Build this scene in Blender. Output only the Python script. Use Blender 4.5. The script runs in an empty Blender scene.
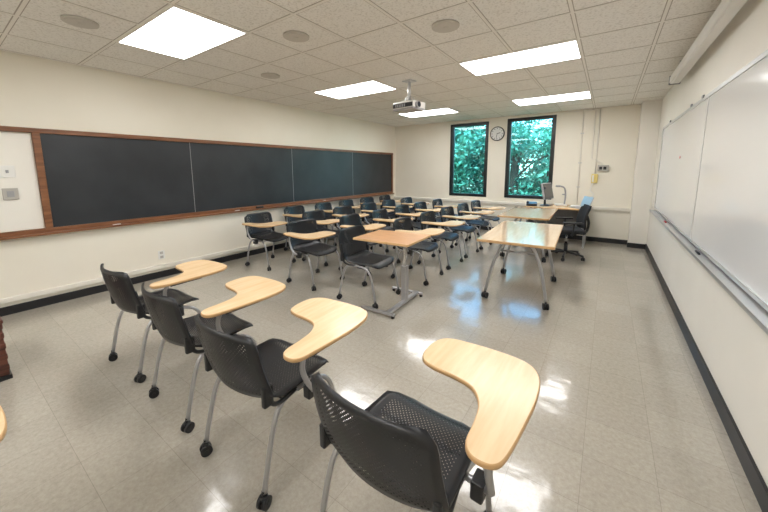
import bpy, bmesh, math, random
import numpy as np
from mathutils import Vector, Matrix, Euler
random.seed(7)
scene=bpy.context.scene
try:
    scene.view_settings.view_transform='Standard'
except Exception: pass
XL,XR,YB,YF,ZC=-5.071,0.682,7.874,-1.9,2.689
H=1.5

# ---------------------------------------------------------------- materials
def mat(name,col=(.8,.8,.8),rough=.5,metal=0.0,spec=.5,coat=0.0):
    m=bpy.data.materials.new(name);m.use_nodes=True
    b=m.node_tree.nodes['Principled BSDF']
    b.inputs['Base Color'].default_value=(*col,1);b.inputs['Roughness'].default_value=rough
    b.inputs['Metallic'].default_value=metal;b.inputs['Specular IOR Level'].default_value=spec
    b.inputs['Coat Weight'].default_value=coat
    return m
def N(m,t,**k):
    n=m.node_tree.nodes.new(t)
    for a,v in k.items(): setattr(n,a,v)
    return n
def LK(m,a,b): m.node_tree.links.new(a,b)
def noise_mix(m,c1,c2,scale,detail=3,coord='Object',stretch=None,lo=.35,hi=.65,bump=0):
    b=m.node_tree.nodes['Principled BSDF']
    tc=N(m,'ShaderNodeTexCoord');mp=N(m,'ShaderNodeMapping');no=N(m,'ShaderNodeTexNoise')
    no.inputs['Scale'].default_value=scale;no.inputs['Detail'].default_value=detail
    if stretch: mp.inputs['Scale'].default_value=stretch
    r=N(m,'ShaderNodeValToRGB');r.color_ramp.elements[0].position=lo;r.color_ramp.elements[1].position=hi
    r.color_ramp.elements[0].color=(*c1,1);r.color_ramp.elements[1].color=(*c2,1)
    LK(m,tc.outputs[coord],mp.inputs[0]);LK(m,mp.outputs[0],no.inputs['Vector']);LK(m,no.outputs['Fac'],r.inputs[0])
    LK(m,r.outputs[0],b.inputs['Base Color'])
    if bump:
        bp=N(m,'ShaderNodeBump');bp.inputs['Strength'].default_value=bump;bp.inputs['Distance'].default_value=.01
        LK(m,no.outputs['Fac'],bp.inputs['Height']);LK(m,bp.outputs[0],b.inputs['Normal'])
    return r
M={}
M['wall']=mat('wall_paint_cream',(.84,.80,.70),.55);noise_mix(M['wall'],(.835,.785,.675),(.865,.82,.715),1.2)
M['wall2']=mat('wall_paint_light',(.85,.82,.75),.5);noise_mix(M['wall2'],(.83,.80,.73),(.86,.83,.765),1.5)
M['trimw']=mat('trim_cream',(.83,.79,.71),.45)
M['black']=mat('rubber_black',(.010,.010,.012),.45)
M['plastic']=mat('plastic_black',(.014,.015,.017),.38)
M['chalk']=mat('chalkboard_slate',(.03,.036,.043),.42);noise_mix(M['chalk'],(.013,.016,.020),(.027,.031,.037),1.6,6,bump=0)
M['frame']=mat('wood_brown_trim',(.22,.095,.04),.35);noise_mix(M['frame'],(.16,.06,.024),(.27,.115,.048),6,5,stretch=(6,.6,6))
M['maple']=mat('maple_laminate',(.78,.56,.33),.25)
noise_mix(M['maple'],(.73,.51,.29),(.83,.62,.385),5,6,stretch=(7,.8,1),lo=.3,hi=.7)
M['tabletop']=mat('maple_tabletop_polished',(.78,.56,.33),.12,0,.5,.4)
noise_mix(M['tabletop'],(.72,.53,.34),(.80,.62,.43),5,6,stretch=(7,.8,1),lo=.3,hi=.7)
M['mapleedge']=mat('maple_edge',(.64,.40,.19),.4)
M['desk']=mat('wood_oak_orange',(.62,.33,.14),.3);noise_mix(M['desk'],(.56,.29,.13),(.70,.40,.20),5,6,stretch=(1,8,1),lo=.3,hi=.7)
M['metal']=mat('silver_powdercoat',(.45,.45,.465),.33,.75)
M['chrome']=mat('chrome',(.65,.65,.66),.18,1)
M['alu']=mat('aluminium',(.62,.62,.62),.35,.8)
M['wb']=mat('whiteboard_enamel',(.86,.87,.88),.12,0,.5,.4)
M['white']=mat('plastic_white',(.82,.81,.78),.4)
M['grey']=mat('plastic_grey',(.35,.35,.36),.4)
M['beigebox']=mat('plate_grey',(.45,.43,.39),.45)
M['yellow']=mat('yellow_plastic',(.75,.6,.2),.5)
M['screen']=mat('screen_glass_dark',(.02,.025,.04),.1)
M['red']=mat('red_plastic',(.5,.05,.04),.5)
M['fabric']=mat('fabric_black',(.015,.015,.017),.85)
M['paper']=mat('paper_white',(.82,.82,.8),.7)
M['dkwood']=mat('wood_dark_reddish',(.12,.04,.025),.45);noise_mix(M['dkwood'],(.07,.022,.014),(.15,.05,.03),6,4,stretch=(1,1,8))
M['winframe']=mat('window_frame_black',(.012,.014,.015),.35)
M['bark']=mat('bark',(.05,.04,.03),.9)
M['grass']=mat('grass',(.08,.16,.04),.9);noise_mix(M['grass'],(.05,.12,.03),(.12,.22,.06),3,5)
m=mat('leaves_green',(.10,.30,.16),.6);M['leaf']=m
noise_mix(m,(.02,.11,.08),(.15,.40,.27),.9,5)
# ceiling tile
m=mat('acoustic_ceiling_tile',(.72,.70,.66),.9);M['ceil']=m
noise_mix(m,(.70,.675,.63),(.87,.85,.81),60,5,lo=.33,hi=.5,bump=.10)
M['tbar']=mat('ceiling_grid_white',(.84,.81,.76),.5)
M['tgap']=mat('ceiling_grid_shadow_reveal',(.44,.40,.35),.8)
M['spk']=mat('speaker_grille',(.58,.55,.5),.6)
# floor
m=mat('vinyl_floor_tile',(.42,.39,.34),.14,0,.5);M['floor']=m
b=m.node_tree.nodes['Principled BSDF']
tc=N(m,'ShaderNodeTexCoord')
br=N(m,'ShaderNodeTexBrick',offset=0.0,squash=1.0)
br.inputs['Scale'].default_value=1.0;br.inputs['Brick Width'].default_value=.305;br.inputs['Row Height'].default_value=.305
br.inputs['Mortar Size'].default_value=.0013;br.inputs['Mortar Smooth'].default_value=.5;br.inputs['Bias'].default_value=0
br.inputs['Color1'].default_value=(.415,.38,.325,1);br.inputs['Color2'].default_value=(.455,.42,.36,1);br.inputs['Mortar'].default_value=(.30,.27,.23,1)
LK(m,tc.outputs['Object'],br.inputs['Vector'])
no=N(m,'ShaderNodeTexNoise');no.inputs['Scale'].default_value=42;no.inputs['Detail'].default_value=8;no.inputs['Roughness'].default_value=.8
LK(m,tc.outputs['Object'],no.inputs['Vector'])
rr=N(m,'ShaderNodeValToRGB');rr.color_ramp.elements[0].position=.32;rr.color_ramp.elements[1].position=.66
rr.color_ramp.elements[0].color=(.80,.79,.77,1);rr.color_ramp.elements[1].color=(1.1,1.1,1.1,1)
LK(m,no.outputs['Fac'],rr.inputs[0])
mx=N(m,'ShaderNodeMix',data_type='RGBA',blend_type='MULTIPLY');mx.inputs[0].default_value=1
LK(m,br.outputs['Color'],mx.inputs[6]);LK(m,rr.outputs[0],mx.inputs[7]);LK(m,mx.outputs[2],b.inputs['Base Color'])
n2=N(m,'ShaderNodeTexNoise');n2.inputs['Scale'].default_value=2.2;n2.inputs['Detail'].default_value=3
LK(m,tc.outputs['Object'],n2.inputs['Vector'])
mr=N(m,'ShaderNodeMapRange');mr.inputs[3].default_value=.14;mr.inputs[4].default_value=.28
LK(m,n2.outputs['Fac'],mr.inputs[0]);LK(m,mr.outputs[0],b.inputs['Roughness'])
n3=N(m,'ShaderNodeTexNoise');n3.inputs['Scale'].default_value=6;n3.inputs['Detail'].default_value=3
LK(m,tc.outputs['Object'],n3.inputs['Vector'])
bp=N(m,'ShaderNodeBump');bp.inputs['Strength'].default_value=.14;bp.inputs['Distance'].default_value=.02
LK(m,n3.outputs['Fac'],bp.inputs['Height']);LK(m,bp.outputs[0],b.inputs['Normal'])
LK(m,bp.outputs[0],b.inputs['Coat Normal'])
b.inputs['Coat Weight'].default_value=.7;b.inputs['Coat Roughness'].default_value=.10
# lamp
def emis(name,col,s):
    m=bpy.data.materials.new(name);m.use_nodes=True;nt=m.node_tree;nt.nodes.clear()
    e=nt.nodes.new('ShaderNodeEmission');e.inputs[0].default_value=(*col,1);e.inputs[1].default_value=s
    o=nt.nodes.new('ShaderNodeOutputMaterial');nt.links.new(e.outputs[0],o.inputs[0]);return m
M['lamp']=emis('light_diffuser',(1,.99,.975),14)
# glass
m=bpy.data.materials.new('window_glass');m.use_nodes=True;nt=m.node_tree;nt.nodes.clear();M['glass']=m
t=nt.nodes.new('ShaderNodeBsdfTransparent');t.inputs[0].default_value=(.60,.90,.95,1)
g=nt.nodes.new('ShaderNodeBsdfGlossy');g.inputs['Roughness'].default_value=.02
mxs=nt.nodes.new('ShaderNodeMixShader');mxs.inputs[0].default_value=.04;o=nt.nodes.new('ShaderNodeOutputMaterial')
nt.links.new(t.outputs[0],mxs.inputs[1]);nt.links.new(g.outputs[0],mxs.inputs[2]);nt.links.new(mxs.outputs[0],o.inputs[0])
# perforated shell plastic
m=mat('perforated_plastic_black',(.013,.014,.017),.36);M['perf']=m
nt=m.node_tree;b=nt.nodes['Principled BSDF'];out=nt.nodes['Material Output']
uv=N(m,'ShaderNodeUVMap',uv_map='UVMap');uvb=N(m,'ShaderNodeUVMap',uv_map='Border')
mp=N(m,'ShaderNodeMapping');mp.inputs['Rotation'].default_value=(0,0,math.radians(45));mp.inputs['Scale'].default_value=(76,76,76)
vo=N(m,'ShaderNodeTexVoronoi',voronoi_dimensions='2D');vo.inputs['Randomness'].default_value=0;vo.inputs['Scale'].default_value=1
LK(m,uv.outputs[0],mp.inputs[0]);LK(m,mp.outputs[0],vo.inputs['Vector'])
lt=N(m,'ShaderNodeMath',operation='LESS_THAN');lt.inputs[1].default_value=.27;LK(m,vo.outputs['Distance'],lt.inputs[0])
sx=N(m,'ShaderNodeSeparateXYZ');LK(m,uvb.outputs[0],sx.inputs[0])
a1=N(m,'ShaderNodeMath',operation='ABSOLUTE');a2=N(m,'ShaderNodeMath',operation='ABSOLUTE');LK(m,sx.outputs[0],a1.inputs[0]);LK(m,sx.outputs[1],a2.inputs[0])
mm=N(m,'ShaderNodeMath',operation='MAXIMUM');LK(m,a1.outputs[0],mm.inputs[0]);LK(m,a2.outputs[0],mm.inputs[1])
l2=N(m,'ShaderNodeMath',operation='LESS_THAN');l2.inputs[1].default_value=.82;LK(m,mm.outputs[0],l2.inputs[0])
mu=N(m,'ShaderNodeMath',operation='MULTIPLY');LK(m,lt.outputs[0],mu.inputs[0]);LK(m,l2.outputs[0],mu.inputs[1])
tr=N(m,'ShaderNodeBsdfTransparent');ms=N(m,'ShaderNodeMixShader')
LK(m,mu.outputs[0],ms.inputs[0]);LK(m,b.outputs[0],ms.inputs[1]);LK(m,tr.outputs[0],ms.inputs[2]);LK(m,ms.outputs[0],out.inputs['Surface'])

# ---------------------------------------------------------------- builder
class B:
    def __init__(s):
        s.bm=bmesh.new();s.mats=[];s.uv=s.bm.loops.layers.uv.new('UVMap');s.ub=s.bm.loops.layers.uv.new('Border')
    def mi(s,k):
        if k not in s.mats: s.mats.append(k)
        return s.mats.index(k)
    def box(s,lo,hi,k,bev=0,rot=None,piv=None,seg=2):
        bm=s.bm;lo=Vector(lo);hi=Vector(hi);c=(lo+hi)/2;d=hi-lo
        r=bmesh.ops.create_cube(bm,size=1);vs=r['verts']
        for v in vs: v.co=Vector((v.co.x*d.x,v.co.y*d.y,v.co.z*d.z))+c
        fs=set(f for v in vs for f in v.link_faces)
        if bev:
            bev=min(bev,min(d)*.45)
            es=set(e for v in vs for e in v.link_edges)
            rb=bmesh.ops.bevel(bm,geom=list(es),offset=bev,segments=seg,affect='EDGES',profile=.5)
            vs=set(v for f in rb['faces'] for v in f.verts)
            fs=set(f for v in vs for f in v.link_faces)
        i=s.mi(k)
        for f in fs: f.material_index=i;f.smooth=False
        if rot is not None:
            p=Vector(piv) if piv is not None else c
            R=Euler(rot).to_matrix()
            for v in set(vs): v.co=R@(v.co-p)+p
        return list(set(vs))
    def cyl(s,a,b_,r,k,seg=16,r2=None,smooth=True):
        a=Vector(a);b_=Vector(b_);d=b_-a;L=d.length
        q=Vector((0,0,1)).rotation_difference(d.normalized()).to_matrix().to_4x4()
        mt=Matrix.Translation((a+b_)/2)@q
        rr=bmesh.ops.create_cone(s.bm,cap_ends=True,cap_tris=False,segments=seg,radius1=r,radius2=r if r2 is None else r2,depth=L,matrix=mt)
        i=s.mi(k)
        for f in set(f for v in rr['verts'] for f in v.link_faces):
            f.material_index=i;f.smooth=smooth and len(f.verts)==4
        return rr['verts']
    def tube(s,pts,r,k,seg=10,sub=6,smoothp=True,closed=False):
        P=[Vector(p) for p in pts]
        if smoothp and len(P)>2:
            Q=[]
            for i in range(len(P)-1):
                p0=P[max(i-1,0)];p1=P[i];p2=P[i+1];p3=P[min(i+2,len(P)-1)]
                for j in range(sub):
                    t=j/sub
                    Q.append(.5*((2*p1)+(-p0+p2)*t+(2*p0-5*p1+4*p2-p3)*t*t+(-p0+3*p1-3*p2+p3)*t**3))
            Q.append(P[-1]);P=Q
        i=s.mi(k);rings=[];ref=None
        for n,p in enumerate(P):
            t=(P[min(n+1,len(P)-1)]-P[max(n-1,0)]).normalized()
            if ref is None: ref=t.orthogonal().normalized()
            ref=(ref-t*ref.dot(t)).normalized();bi=t.cross(ref)
            rings.append([s.bm.verts.new(p+r*(math.cos(2*math.pi*j/seg)*ref+math.sin(2*math.pi*j/seg)*bi)) for j in range(seg)])
        for A,C in zip(rings,rings[1:]):
            for j in range(seg):
                f=s.bm.faces.new((A[j],A[(j+1)%seg],C[(j+1)%seg],C[j]));f.material_index=i;f.smooth=True
        for R_,rev in ((rings[0],True),(rings[-1],False)):
            f=s.bm.faces.new(R_[::-1] if rev else R_);f.material_index=i
    def prism(s,outline,z0,z1,k,kedge=None,smooth_n=0,chamfer=.004):
        P=[Vector((a,b,0)) for a,b in outline]
        if smooth_n:
            Q=[];n=len(P)
            for i in range(n):
                p0,p1,p2,p3=P[i-1],P[i],P[(i+1)%n],P[(i+2)%n]
                for j in range(smooth_n):
                    t=j/smooth_n
                    Q.append(.5*((2*p1)+(-p0+p2)*t+(2*p0-5*p1+4*p2-p3)*t*t+(-p0+3*p1-3*p2+p3)*t**3))
            P=Q
        area=sum(P[i-1].x*P[i].y-P[i].x*P[i-1].y for i in range(len(P)))
        if area<0: P=P[::-1]
        n=len(P)
        def inset(d):
            o=[]
            for i in range(n):
                t=(P[(i+1)%n]-P[i-1]).normalized();nn=Vector((-t.y,t.x,0));o.append(P[i]+nn*d)
            return o
        I=inset(chamfer);bm=s.bm
        L=[[bm.verts.new((p.x,p.y,z)) for p in q] for q,z in ((I,z0),(P,z0+chamfer),(P,z1-chamfer),(I,z1))]
        ke=s.mi(kedge or k);kt=s.mi(k)
        for A,C in zip(L,L[1:]):
            for j in range(n):
                f=bm.faces.new((A[j],A[(j+1)%n],C[(j+1)%n],C[j]));f.material_index=ke;f.smooth=bool(smooth_n)
        ft=bm.faces.new(L[-1]);ft.material_index=kt;fb=bm.faces.new(L[0][::-1]);fb.material_index=ke
        bmesh.ops.triangulate(bm,faces=[ft,fb])
    def shell(s,fn,nu,nv,th,k,W,D):
        bm=s.bm;i=s.mi(k);T=[];Bt=[];e=1e-3
        for a in range(nu+1):
            T.append([]);Bt.append([])
            for b_ in range(nv+1):
                u=-1+2*a/nu;v=-1+2*b_/nv;p=Vector(fn(u,v))
                uu=min(max(u,-1+e),1-e);vv=min(max(v,-1+e),1-e)
                du=Vector(fn(uu+e,vv))-Vector(fn(uu-e,vv));dv=Vector(fn(uu,vv+e))-Vector(fn(uu,vv-e))
                n=du.cross(dv)
                n=n.normalized() if n.length>1e-12 else Vector((0,0,1))
                T[-1].append((bm.verts.new(p+n*th/2),u,v));Bt[-1].append((bm.verts.new(p-n*th/2),u,v))
        def face(q):
            f=bm.faces.new([x[0] for x in q]);f.material_index=i;f.smooth=True
            for l,x in zip(f.loops,q):
                l[s.uv].uv=(x[1]*W/2,x[2]*D/2);l[s.ub].uv=(x[1],x[2])
        for a in range(nu):
            for b_ in range(nv):
                face((T[a][b_],T[a+1][b_],T[a+1][b_+1],T[a][b_+1]))
                face((Bt[a][b_],Bt[a][b_+1],Bt[a+1][b_+1],Bt[a+1][b_]))
        for a in range(nu):
            face((T[a][0],Bt[a][0],Bt[a+1][0],T[a+1][0]));face((T[a][nv],T[a+1][nv],Bt[a+1][nv],Bt[a][nv]))
        for b_ in range(nv):
            face((T[0][b_],T[0][b_+1],Bt[0][b_+1],Bt[0][b_]));face((T[nu][b_],Bt[nu][b_],Bt[nu][b_+1],T[nu][b_+1]))
    def mesh(s,name):
        me=bpy.data.meshes.new(name)
        bmesh.ops.recalc_face_normals(s.bm,faces=s.bm.faces)
        s.bm.to_mesh(me);s.bm.free()
        for k in s.mats: me.materials.append(M[k])
        return me
    def obj(s,name,loc=(0,0,0),rot=0):
        return place(s.mesh(name),name,loc,rot)
def place(me,name,loc=(0,0,0),rot=0):
    o=bpy.data.objects.new(name,me);scene.collection.objects.link(o);o.location=loc
    o.rotation_euler=(0,0,math.radians(rot)) if not isinstance(rot,tuple) else rot
    return o

# ---------------------------------------------------------------- room shell
T=.25
b=B();b.box((XL-T,YF-T,-.1),(XR+T,YB+T,0),'floor');b.obj('floor')
b=B();b.box((XL-T,YF-T,ZC),(XR+T,YB+T,ZC+.12),'ceil')
cx,cy=.59,.61;gx0,gy0=-3.86,1.18
x=gx0-cx*2
while x<XR:
    if x>XL:
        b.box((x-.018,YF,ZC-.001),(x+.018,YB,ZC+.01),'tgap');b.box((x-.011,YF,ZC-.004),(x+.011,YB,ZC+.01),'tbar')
    x+=cx
y=gy0-cy*5
while y<YB:
    if y>YF:
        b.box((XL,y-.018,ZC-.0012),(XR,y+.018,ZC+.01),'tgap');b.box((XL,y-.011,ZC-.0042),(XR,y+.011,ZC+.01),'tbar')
    y+=cy
b.obj('ceiling')
b=B();b.box((XL-T,YF-T,0),(XL,YB+T,ZC),'wall');b.obj('wall_left')
b=B();b.box((XR,YF-T,0),(XR+T,YB+T,ZC),'wall2');b.obj('wall_right')
b=B();b.box((XL,YF-T,0),(XR,YF,ZC),'wall');b.obj('wall_front')
W1=(-3.39,-2.42,.81,2.61);W2=(-1.995,-.99,.82,2.63)
b=B()
b.box((XL,YB,0),(XR,YB+T,.81),'wall');b.box((XL,YB,2.62),(XR,YB+T,ZC),'wall')
b.box((XL,YB,.81),(W1[0],YB+T,2.62),'wall');b.box((W1[1],YB,.81),(W2[0],YB+T,2.62),'wall');b.box((W2[1],YB,.81),(XR,YB+T,2.62),'wall')
b.obj('wall_back')
b=B();b.box((.41,YB-.30,0),(XR,YB,ZC),'wall2');b.obj('trim_1')
b=B();b.box((XL,YB-.05,0),(.41,YB,.66),'wall');b.box((XL,YB-.09,.66),(.41,YB,.72),'trimw',.006);b.obj('trim_2')
b=B();b.box((XL,YF,.13),(XL+.03,YB-.1,.185),'trimw',.004);b.obj('trim_3')
b=B();b.box((XL,YF,0),(XL+.015,YB-.05,.09),'black');b.obj('baseboard_left')
b=B();b.box((XR-.015,YF,0),(XR,YB-.30,.10),'black');b.obj('baseboard_right')
b=B();b.box((XL+.015,YB-.065,0),(.41,YB-.05,.09),'black');b.box((.395,YB-.315,0),(XR-.015,YB-.30,.09),'black');b.obj('baseboard_back')
for n,(x0,x1,z0,z1) in enumerate((W1,W2)):
    b=B();y0,y1=YB-.01,YB+.12;w=.065
    b.box((x0,y0,z0),(x0+w,y1,z1),'winframe',.004);b.box((x1-w,y0,z0),(x1,y1,z1),'winframe',.004)
    b.box((x0+w,y0,z0),(x1-w,y1,z0+w),'winframe',.004);b.box((x0+w,y0,z1-w),(x1-w,y1,z1),'winframe',.004)
    b.box((x0+w,y0+.03,z0+w),(x0+w+.02,y1-.03,z1-w),'winframe');b.box((x1-w-.02,y0+.03,z0+w),(x1-w,y1-.03,z1-w),'winframe')
    b.box((x0+w,YB+.05,z0+w),(x1-w,YB+.056,z1-w),'glass')
    b.box((x1-w-.05,y0-.02,z0+.5),(x1-w-.02,y0+.02,z0+.62),'winframe')
    b.obj('window_%d'%(n+1))

# ---------------------------------------------------------------- blackboard
b=B();x0=XL+.002
b.box((x0,.78,.87),(x0+.02,7.64,1.895),'chalk')
b.box((x0,-1.6,1.895),(x0+.045,7.69,1.945),'frame',.004)
b.box((x0,-1.6,.80),(x0+.035,7.69,.87),'frame',.004)
b.box((x0,-1.6,.80),(x0+.085,7.69,.822),'frame',.004)
b.box((x0,.725,.87),(x0+.04,.785,1.895),'frame',.004);b.box((x0,7.63,.87),(x0+.04,7.69,1.895),'frame',.004)
for yy in (2.30,4.15,5.95): b.box((x0+.02,yy-.003,.87),(x0+.0215,yy+.003,1.895),'grey')
for yy in (1.3,2.9,4.9): b.cyl((x0+.06,yy,.828),(x0+.06,yy+.08,.828),.006,'paper',8)
b.box((x0+.04,3.3,.822),(x0+.08,3.43,.86),'plastic',.006)
b.obj('blackboard')
b=B();b.box((XL,-1.6,.872),(XL+.008,.722,1.893),'wall2');b.obj('trim_4')
b=B();b.box((XL+.008,.46,1.43),(XL+.02,.57,1.55),'white',.003);b.box((XL+.02,.505,1.475),(XL+.03,.525,1.505),'grey',.002);b.obj('light_switch')
b=B();b.box((XL+.008,.46,1.20),(XL+.02,.57,1.32),'beigebox',.003);b.box((XL+.02,.49,1.23),(XL+.024,.54,1.29),'grey',.001);b.obj('switch_plate')  # grey light switch plate, the lower of the two on this wall
b=B();b.box((XL,1.77,.26),(XL+.008,1.85,.38),'white',.003)
for z in (.29,.35): b.box((XL+.008,1.79,z-.017),(XL+.011,1.83,z+.017),'beigebox',.001)
b.obj('power_outlet')

# ---------------------------------------------------------------- whiteboard
b=B();x1=XR-.002
b.box((x1-.018,1.1,.86),(x1,6.75,2.10),'wb')
b.box((x1-.024,1.1,2.10),(x1,6.75,2.135),'alu',.003);b.box((x1-.024,1.1,.835),(x1,6.75,.86),'alu',.003)
b.box((x1-.024,6.75,.835),(x1,6.775,2.135),'alu');b.box((x1-.024,1.075,.835),(x1,1.1,2.135),'alu')
for yy in (3.95,): b.box((x1-.020,yy-.012,.86),(x1-.001,yy+.012,2.10),'alu')
b.box((x1-.09,1.2,.812),(x1,6.7,.824),'alu',.003);b.box((x1-.09,1.2,.824),(x1-.084,6.7,.838),'alu')
for yy in (2.2,4.1,4.6,6.0): b.box((x1-.035,yy,2.125),(x1-.02,yy+.05,2.15),'grey',.003)
for yy in (3.4,5.2): b.cyl((x1-.05,yy,.833),(x1-.05,yy+.12,.833),.008,'red' if yy>5 else 'plastic',10)
b.cyl((x1-.022,5.0,1.62),(x1-.018,5.0,1.62),.015,'red',14)
b.obj('whiteboard')
b=B();b.box((.53,2.55,2.515),(.63,5.38,2.605),'white',.018,seg=3)
b.cyl((.55,2.6,2.511),(.55,5.3,2.511),.008,'white',8)
for yy in (2.54,5.38): b.box((.525,yy-.012,2.505),(.635,yy+.012,2.615),'grey',.006)
for yy in (2.9,5.0): b.box((.565,yy,2.59),(.595,yy+.04,ZC),'alu')
b.obj('projection_screen')

# ---------------------------------------------------------------- ceiling items
b=B();lx,ly=1.18,.61
b.box((0,0,-.006),(lx,.022,.0),'tbar');b.box((0,ly-.022,-.006),(lx,ly,.0),'tbar');b.box((0,.022,-.006),(.022,ly-.022,.0),'tbar');b.box((lx-.022,.022,-.006),(lx,ly-.022,.0),'tbar')
b.box((.022,.022,-.004),(lx-.022,ly-.022,-.001),'lamp')
me=b.mesh('ceiling_light')
for x in (-3.86,-1.50):
    for y in (1.18-2.44,1.18,1.18+2.44,1.18+4.88):
        place(me,'ceiling_light',(x,y,ZC-.004))
b=B();b.cyl((0,0,-.012),(0,0,0),.115,'spk',32);b.cyl((0,0,-.016),(0,0,-.012),.095,'spk',32);b.cyl((0,0,-.02),(0,0,-.016),.02,'spk',16)
me=b.mesh('ceiling_speaker')
for p in ((-3.58,.88),(-2.39,2.07),(-1.21,2.65),(-3.62,2.69)): place(me,'ceiling_speaker',(*p,ZC-.004))
b=B()
b.box((-.18,-.14,-.04),(.18,.14,.055),'white',.018,seg=3)
b.box((-.178,-.138,-.055),(.178,.138,-.03),'grey',.006)
b.box((-.17,-.146,-.025),(.17,-.138,.03),'plastic',.003)
b.cyl((.16,-.06,.0),(.215,-.06,.0),.042,'grey',24);b.cyl((.205,-.06,.0),(.218,-.06,.0),.034,'screen',24)
for i in range(6): b.box((-.12+i*.03,-.149,-.02),(-.105+i*.03,-.144,.02),'grey')
b.box((-.1,-.08,.055),(.1,.08,.07),'alu',.003);b.cyl((0,0,.068),(0,0,ZC-2.345),.022,'alu',16);b.box((-.07,-.07,ZC-2.345-.015),(.07,.07,ZC-2.345),'alu',.004)
for sx in(-1,1): b.tube([(sx*.09,0,.065),(sx*.05,0,.12),(0,0,.15)],.006,'alu')
b.cyl((-.12,.1,-.05),(-.12,.1,-.065),.012,'plastic',10)
b.obj('ceiling_projector',(-2.32,3.95,2.345),-8)

# ---------------------------------------------------------------- clock, conduits
b=B();C=Vector((-2.21,YB,2.31))
b.cyl(C,C+Vector((0,-.035,0)),.165,'plastic',40);b.cyl(C+Vector((0,-.035,0)),C+Vector((0,-.038,0)),.145,'paper',40)
for i in range(12):
    a=i*math.pi/6;p=C+Vector((math.sin(a)*.12,-.039,math.cos(a)*.12));b.box(p-Vector((.006,.001,.012)),p+Vector((.006,.001,.012)),'plastic',rot=(0,a,0))
for a,L,w in ((math.radians(75),.075,.006),(math.radians(190),.11,.004)):
    b.box(C+Vector((-w,-.042,-.01)),C+Vector((w,-.040,L)),'plastic',rot=(0,a,0),piv=C)
b.obj('wall_clock')
b=B();y=YB-.012
for pts in ([(-.50,y,ZC),(-.50,y,.74)],[(-.22,y,ZC),(-.22,y,1.38)],[(-.90,y,2.655),(-.22,y,2.655)],[(-.30,y,ZC),(-.30,y,1.70),(-.12,y,1.60),(-.12,y,1.56)]): b.tube(pts,.011,'trimw',8,smoothp=False)
for z in (2.2,1.6,1.1): b.box((-.53,YB-.02,z),(-.47,YB,z+.02),'alu')
b.obj('electrical_conduit')
b=B();b.box((-.19,YB-.05,1.44),(.0,YB,1.56),'beigebox',.005)
for x in (-.16,-.09): b.box((x,YB-.054,1.47),(x+.05,YB-.05,1.53),'plastic',.001)
b.obj('wall_control_panel')
b=B();b.box((-.28,YB-.06,1.20),(-.17,YB,1.38),'yellow',.01);b.box((-.265,YB-.075,1.22),(-.235,YB-.06,1.36),'white',.006);b.tube([(-.25,YB-.05,1.2),(-.28,YB-.06,1.05),(-.22,YB-.05,.98),(-.25,YB-.05,.9),(-.26,YB-.05,.74)],.006,'white')
b.obj('wall_telephone')

# ---------------------------------------------------------------- tablet arm chair
def caster(b,x,y,s=1,ang=0):
    R=.028*s
    c=math.cos(ang);sn=math.sin(ang)
    for d in (-1,1):
        a=Vector((x+c*d*.005,y+sn*d*.005,R));e=Vector((x+c*d*.022*s,y+sn*d*.022*s,R))
        b.cyl(a,e,R,'black',18);b.cyl(e,e+Vector((c*d*.002,sn*d*.002,0)),R*.35,'plastic',12)
    b.cyl((x,y,R*.9),(x,y,.085*s),.009,'plastic',10)
    b.cyl((x,y,R+.012),(x,y,R+.034),.017,'plastic',12)
def rnd(v,k,r):
    t=max(0,(abs(v)-(1-k))/k);return 1-r*(1-math.sqrt(max(0,1-t*t*.96)))
def seatfn(u,v):
    w=.232*(1-.04*v)*rnd(v,.22,.32);x=u*w
    y=.015+v*.225*rnd(u,.3,.10)
    z=.452+.014*u*u+(.035*((-v-.6)/.4)**2 if v<-.6 else 0)-(.04*((v-.6)/.4)**2 if v>.6 else 0)-.006*math.cos(v*1.5)
    return (x,y,z)
def backfn(u,v):
    w=.258*(1-.03*v)*rnd(v,.28,.18);x=u*w
    z=.642+v*.162*rnd(u,.35,.08)
    y=-.236-.072*(v+1)/2+.055*u*u-.012*math.cos(v*1.4)
    return (x,y,z)
TAB=[(.275,-.12),(.30,-.158),(.34,-.166),(.375,-.15),(.392,-.10),(.404,.05),(.408,.20),(.392,.32),(.34,.39),(.24,.41),(.10,.405),(-.01,.385),(-.055,.33),(-.06,.24),(-.035,.165),(.03,.14),(.12,.135),(.20,.115),(.25,.05),(.268,-.04)]
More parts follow.
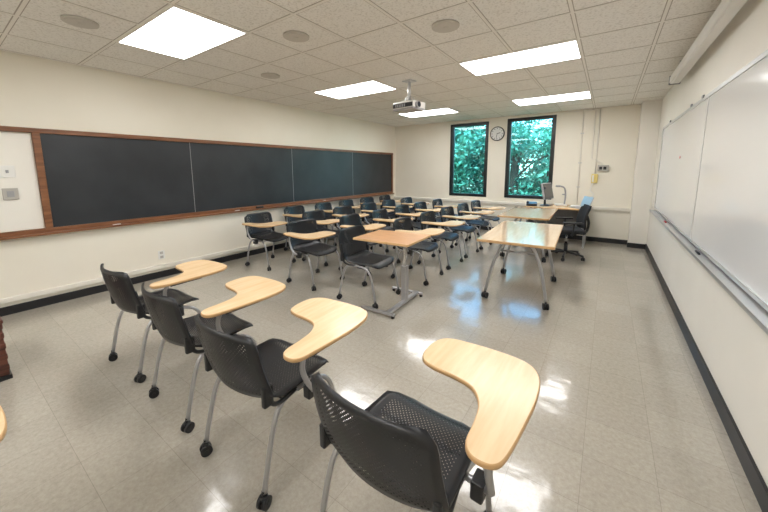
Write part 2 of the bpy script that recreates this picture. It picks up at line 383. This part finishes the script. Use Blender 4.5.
def chair_mesh(tablet=True):
    b=B()
    b.shell(seatfn,16,16,.013,'perf',.464,.45)
    b.shell(backfn,18,12,.012,'perf',.516,.332)
    for s in (-1,1):
        b.tube([(s*.247,-.255,.07),(s*.243,-.20,.30),(s*.236,-.155,.40),(s*.222,-.09,.425),(s*.218,0,.427),(s*.222,.09,.42),(s*.236,.155,.39),(s*.243,.20,.30),(s*.247,.245,.07)],.012,'metal',10,5)
        b.tube([(s*.218,-.03,.43),(s*.235,-.14,.435),(s*.242,-.19,.47),(s*.240,-.205,.54),(s*.230,-.225,.66)],.011,'plastic',8,5)
        b.box((s*.238-.014,-.23,.46),(s*.238+.014,-.18,.56),'plastic',.008)
        b.box((s*.20-.02,-.02,.405),(s*.20+.02,.07,.44),'plastic',.006)
        caster(b,s*.247,-.258,1,.3*s);caster(b,s*.247,.248,1,-.4*s)
    b.cyl((-.22,-.09,.424),(.22,-.09,.424),.011,'metal',10);b.cyl((-.22,.09,.42),(.22,.09,.42),.011,'metal',10)
    if tablet:
        b.tube([(.215,.02,.427),(.27,.015,.43),(.322,-.01,.455),(.335,-.055,.52),(.336,-.085,.60),(.335,-.07,.665),(.333,-.02,.682),(.33,.08,.684)],.0125,'metal',10,6)
        b.box((.285,-.06,.672),(.385,.16,.684),'plastic',.004)
        b.box((.255,-.02,.39),(.30,.05,.46),'plastic',.008)
        b.prism(TAB,.684,.704,'maple','mapleedge',4)
    return b.mesh('tablet_arm_chair' if tablet else 'side_chair')
CH=chair_mesh(True);CHP=chair_mesh(False)
for x,y,r in ((-.56,.965,-2),(-1.405,.965,1),(-2.13,.98,-1),(-2.89,.98,2),(-1.79,-.34,0)):
    place(CH,'tablet_arm_chair',(x,y,0),r)
rows={-2.08:[3.85,4.62,5.38,6.12,6.85],-2.93:[3.70,4.46,5.20,5.95,6.70],-3.78:[3.72,4.48,5.22,5.97,6.72],-4.60:[4.0,4.76,5.50,6.25,7.0]}
for x,ys in rows.items():
    for y in ys:
        place(CH,'tablet_arm_chair',(x+random.uniform(-.03,.03),y+random.uniform(-.02,.02),0),-90+random.uniform(-4,4))
for x,y,r in ((-3.14,2.90,-93),(-4.32,3.05,-86)): place(CH,'tablet_arm_chair',(x,y,0),r)
place(CHP,'side_chair',(-2.22,2.89,0),-88)

# ---------------------------------------------------------------- student desk
b=B()
b.prism([(-.335,-.275),(.335,-.275),(.335,.275),(-.335,.275)],.742,.765,'desk','mapleedge',0)
b.box((-.25,-.2,.72),(.25,.2,.742),'plastic',.004)
b.box((.12,-.34,.03),(.17,.34,.06),'metal',.008)
for y in (-.33,.33):
    b.box((-.19,y-.02,.025),(.22,y+.02,.05),'metal',.008)
    for x in (-.17,.2): b.cyl((x,y,0),(x,y,.026),.018,'black',12)
b.box((.11,.0,.05),(.17,.07,.45),'metal',.008);b.box((.12,.01,.4),(.16,.06,.72),'chrome',.006)
b.obj('student_desk',(-1.90,2.89,0),3)

# ---------------------------------------------------------------- folding tables
def table(L,W,z=.74,k='tabletop'):
    b=B()
    b.prism([(-W/2,-L/2),(W/2,-L/2),(W/2,L/2),(-W/2,L/2)],z-.028,z,k,'mapleedge',0,.004)
    b.box((-.03,-L/2+.3,z-.075),(.03,L/2-.3,z-.04),'metal',.006)
    for s in (-1,1):
        y=s*(L/2-.28)
        b.box((-W/2+.1,y-.02,z-.055),(W/2-.1,y+.02,z-.028),'metal',.006)
        for q in (-1,1):
            b.tube([(q*.10,y,z-.05),(q*.17,y,z-.12),(q*.25,y+s*.03,.42),(q*.32,y+s*.06,.09)],.017,'metal',10,6)
            caster(b,q*.32,y+s*.06,1.25,.3*q)
        b.tube([(-.2,y+s*.01,.58),(.2,y+s*.01,.58)],.011,'metal',8,smoothp=False)
    return b.mesh('folding_table')
t1=table(1.46,.76)
place(t1,'folding_table',(-.79,4.15,0),3)
place(t1,'folding_table',(-1.09,6.08,0),2)
b=B();b.prism([(-.55,-.38),(.55,-.38),(.55,.38),(-.55,.38)],.715,.745,'maple','mapleedge',0)
b.box((-.52,-.34,0),(-.49,.34,.715),'grey',.003);b.box((.49,-.34,0),(.52,.34,.715),'grey',.003);b.box((-.49,.30,.25),(.49,.32,.715),'grey')
b.obj('instructor_desk',(-.80,7.33,0),0)
b=B()
b.box((-.13,-.09,0),(.13,.09,.014),'plastic',.005);b.box((-.025,.02,.01),(.025,.05,.22),'plastic',.006)
b.box((-.26,-.02,.13),(.26,.02,.46),'grey',.01,rot=(math.radians(-12),0,0));b.box((-.245,-.024,.145),(.245,-.019,.445),'screen',rot=(math.radians(-12),0,0),piv=(0,0,.295))
b.obj('computer_monitor',(-1.00,7.30,.745),80)
b=B();b.box((-.16,-.11,0),(.16,.11,.018),'alu',.004);b.box((-.16,.10,.018),(.16,.115,.23),'alu',.004,rot=(math.radians(-20),0,0),piv=(0,.1,.018));b.box((-.14,-.09,.018),(.14,.04,.021),'grey')
b.obj('laptop',(-.42,7.15,.745),-60)
b=B();b.box((-.08,-.1,0),(.08,.1,.03),'white',.008);b.tube([(0,.07,.03),(0,.08,.2),(0,.05,.36),(0,-.06,.40)],.016,'grey');b.box((-.035,-.11,.375),(.035,-.03,.415),'grey',.01);b.tube([(.04,.06,.03),(.06,.07,.15),(.07,.04,.24)],.008,'grey');b.box((.05,0,.22),(.09,.06,.245),'grey',.008)
b.obj('document_camera',(-.76,7.45,.745),-70)
b=B();b.box((-.1,-.1,0),(.1,.1,.05),'plastic',.015,rot=(math.radians(8),0,0),piv=(0,-.1,0));b.box((-.1,-.09,.06),(-.05,.09,.09),'plastic',.014)
for i in range(3):
    for j in range(4): b.box((0+i*.028,-.07+j*.028,.05),(.02+i*.028,-.05+j*.028,.06),'grey')
b.obj('desk_telephone',(-1.24,7.07,.745),10)
b=B()
for i,(dx,dy,a) in enumerate(((0,0,0),(.01,.01,.1),(-.01,.01,-.1))): b.box((-.105+dx,-.14+dy,i*.002),(.105+dx,.14+dy,i*.002+.0018),'paper',rot=(0,0,a))
b.obj('paper_stack',(-.43,7.52,.745),88)

# ---------------------------------------------------------------- office chair
b=B()
for i in range(5):
    a=i*2*math.pi/5+.3;c,s=math.cos(a),math.sin(a)
    b.tube([(0,0,.10),(c*.15,s*.15,.095),(c*.28,s*.28,.075)],.018,'plastic',8);caster(b,c*.28,s*.28,1,a)
b.cyl((0,0,.07),(0,0,.25),.03,'plastic',16);b.cyl((0,0,.25),(0,0,.42),.016,'chrome',14);b.box((-.12,-.12,.41),(.12,.12,.44),'plastic',.01)
b.box((-.24,-.23,.44),(.24,.23,.51),'fabric',.034,seg=4)
def bf(u,v):
    return (u*.21*(1-.08*v)*rnd(v,.3,.3),-.25-.06*(v+1)/2+.05*u*u+.03*math.cos(v*1.6),.70+v*.19)
b.shell(bf,12,12,.03,'fabric',.44,.5)
b.tube([(0,-.15,.43),(0,-.28,.45),(0,-.31,.6),(0,-.28,.72)],.02,'plastic',10)
for s in (-1,1):
    b.tube([(s*.2,-.02,.43),(s*.28,-.02,.45),(s*.29,-.03,.62)],.014,'plastic',8);b.box((s*.29-.035,-.15,.62),(s*.29+.035,.13,.65),'plastic',.012)
b.obj('office_chair',(-.50,6.10,0),108)

# ---------------------------------------------------------------- dark wooden low cabinet at left
b=B()
b.box((-.3,-.28,.03),(.3,.28,.42),'dkwood',.004)
for z in (.09,.17,.25,.33,.40): b.box((-.305,-.285,z-.022),(.305,.285,z+.022),'dkwood',.008)
b.box((-.31,-.29,0),(.31,.29,.03),'black');b.box((-.31,-.29,.42),(.31,.29,.445),'dkwood',.006)
b.obj('wooden_footlocker',(-3.77,-.07,0),0)

# ---------------------------------------------------------------- outside
b=B();b.box((-40,YB+.6,-3.3),(30,60,-3.1),'grass');b.obj('lawn')
def tree(name,x,y,n,seed,ztop):
    rg=random.Random(seed);b=B()
    b.tube([(0,0,-3.0),(.1,0,-1),(-.05,.1,1),(.1,0,ztop-.5)],.18,'bark',10)
    for i in range(7):
        a=rg.uniform(0,6.28);z=rg.uniform(-.5,ztop-1.5);b.tube([(0,0,z),(math.cos(a)*.9,math.sin(a)*.9,z+.7),(math.cos(a)*1.9,math.sin(a)*1.9,z+1.1)],.04,'bark',6,3)
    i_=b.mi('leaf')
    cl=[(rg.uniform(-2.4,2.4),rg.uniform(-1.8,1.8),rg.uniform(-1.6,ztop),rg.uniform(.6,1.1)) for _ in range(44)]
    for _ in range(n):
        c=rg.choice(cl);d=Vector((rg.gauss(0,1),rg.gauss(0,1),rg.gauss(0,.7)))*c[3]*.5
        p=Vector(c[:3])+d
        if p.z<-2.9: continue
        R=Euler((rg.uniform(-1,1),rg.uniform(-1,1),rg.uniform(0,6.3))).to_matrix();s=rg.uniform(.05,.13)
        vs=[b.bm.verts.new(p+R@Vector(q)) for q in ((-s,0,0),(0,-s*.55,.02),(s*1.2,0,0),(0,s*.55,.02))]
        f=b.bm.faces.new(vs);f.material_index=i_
    b.obj(name,(x,y,0))
for i,(x,y,zt) in enumerate(((-7.2,14.5,4.2),(-3.4,15.0,2.9),(-5.4,18.5,4.5),(-1.0,17.5,3.6))): tree('tree',x,y,14000,i+3,zt)

# ---------------------------------------------------------------- world, sun
w=bpy.data.worlds.new('sky');scene.world=w;w.use_nodes=True;nt=w.node_tree
bg=nt.nodes['Background'];sk=nt.nodes.new('ShaderNodeTexSky')
try:
    sk.sky_type='NISHITA';sk.sun_disc=False;sk.sun_elevation=math.radians(40);sk.sun_rotation=math.radians(180)
except Exception: pass
nt.links.new(sk.outputs[0],bg.inputs[0]);bg.inputs[1].default_value=1.4
sl=bpy.data.lights.new('sun','SUN');sl.energy=7;sl.angle=.02;sl.color=(1,.96,.9);so=bpy.data.objects.new('sun',sl);so.rotation_euler=(math.radians(48),0,math.radians(-15));scene.collection.objects.link(so)

# ---------------------------------------------------------------- camera
f,cyp,yaw,pit,roll=320.464,213.384,34.818,7.881,-.233
a,bb,r=map(math.radians,(yaw,pit,roll))
F=Vector((-math.sin(a)*math.cos(bb),math.cos(a)*math.cos(bb),-math.sin(bb)))
R=Vector((math.cos(a),math.sin(a),0));U=R.cross(F)
R2=R*math.cos(r)+U*math.sin(r);U2=-R*math.sin(r)+U*math.cos(r)
cd=bpy.data.cameras.new('camera');co=bpy.data.objects.new('camera',cd);scene.collection.objects.link(co)
co.matrix_world=Matrix(((R2[0],U2[0],-F[0],0),(R2[1],U2[1],-F[1],0),(R2[2],U2[2],-F[2],H),(0,0,0,1)))
cd.sensor_width=36;cd.lens=36*f/768;cd.shift_y=-(256-cyp)/768;cd.clip_start=.02;cd.clip_end=300
scene.camera=co
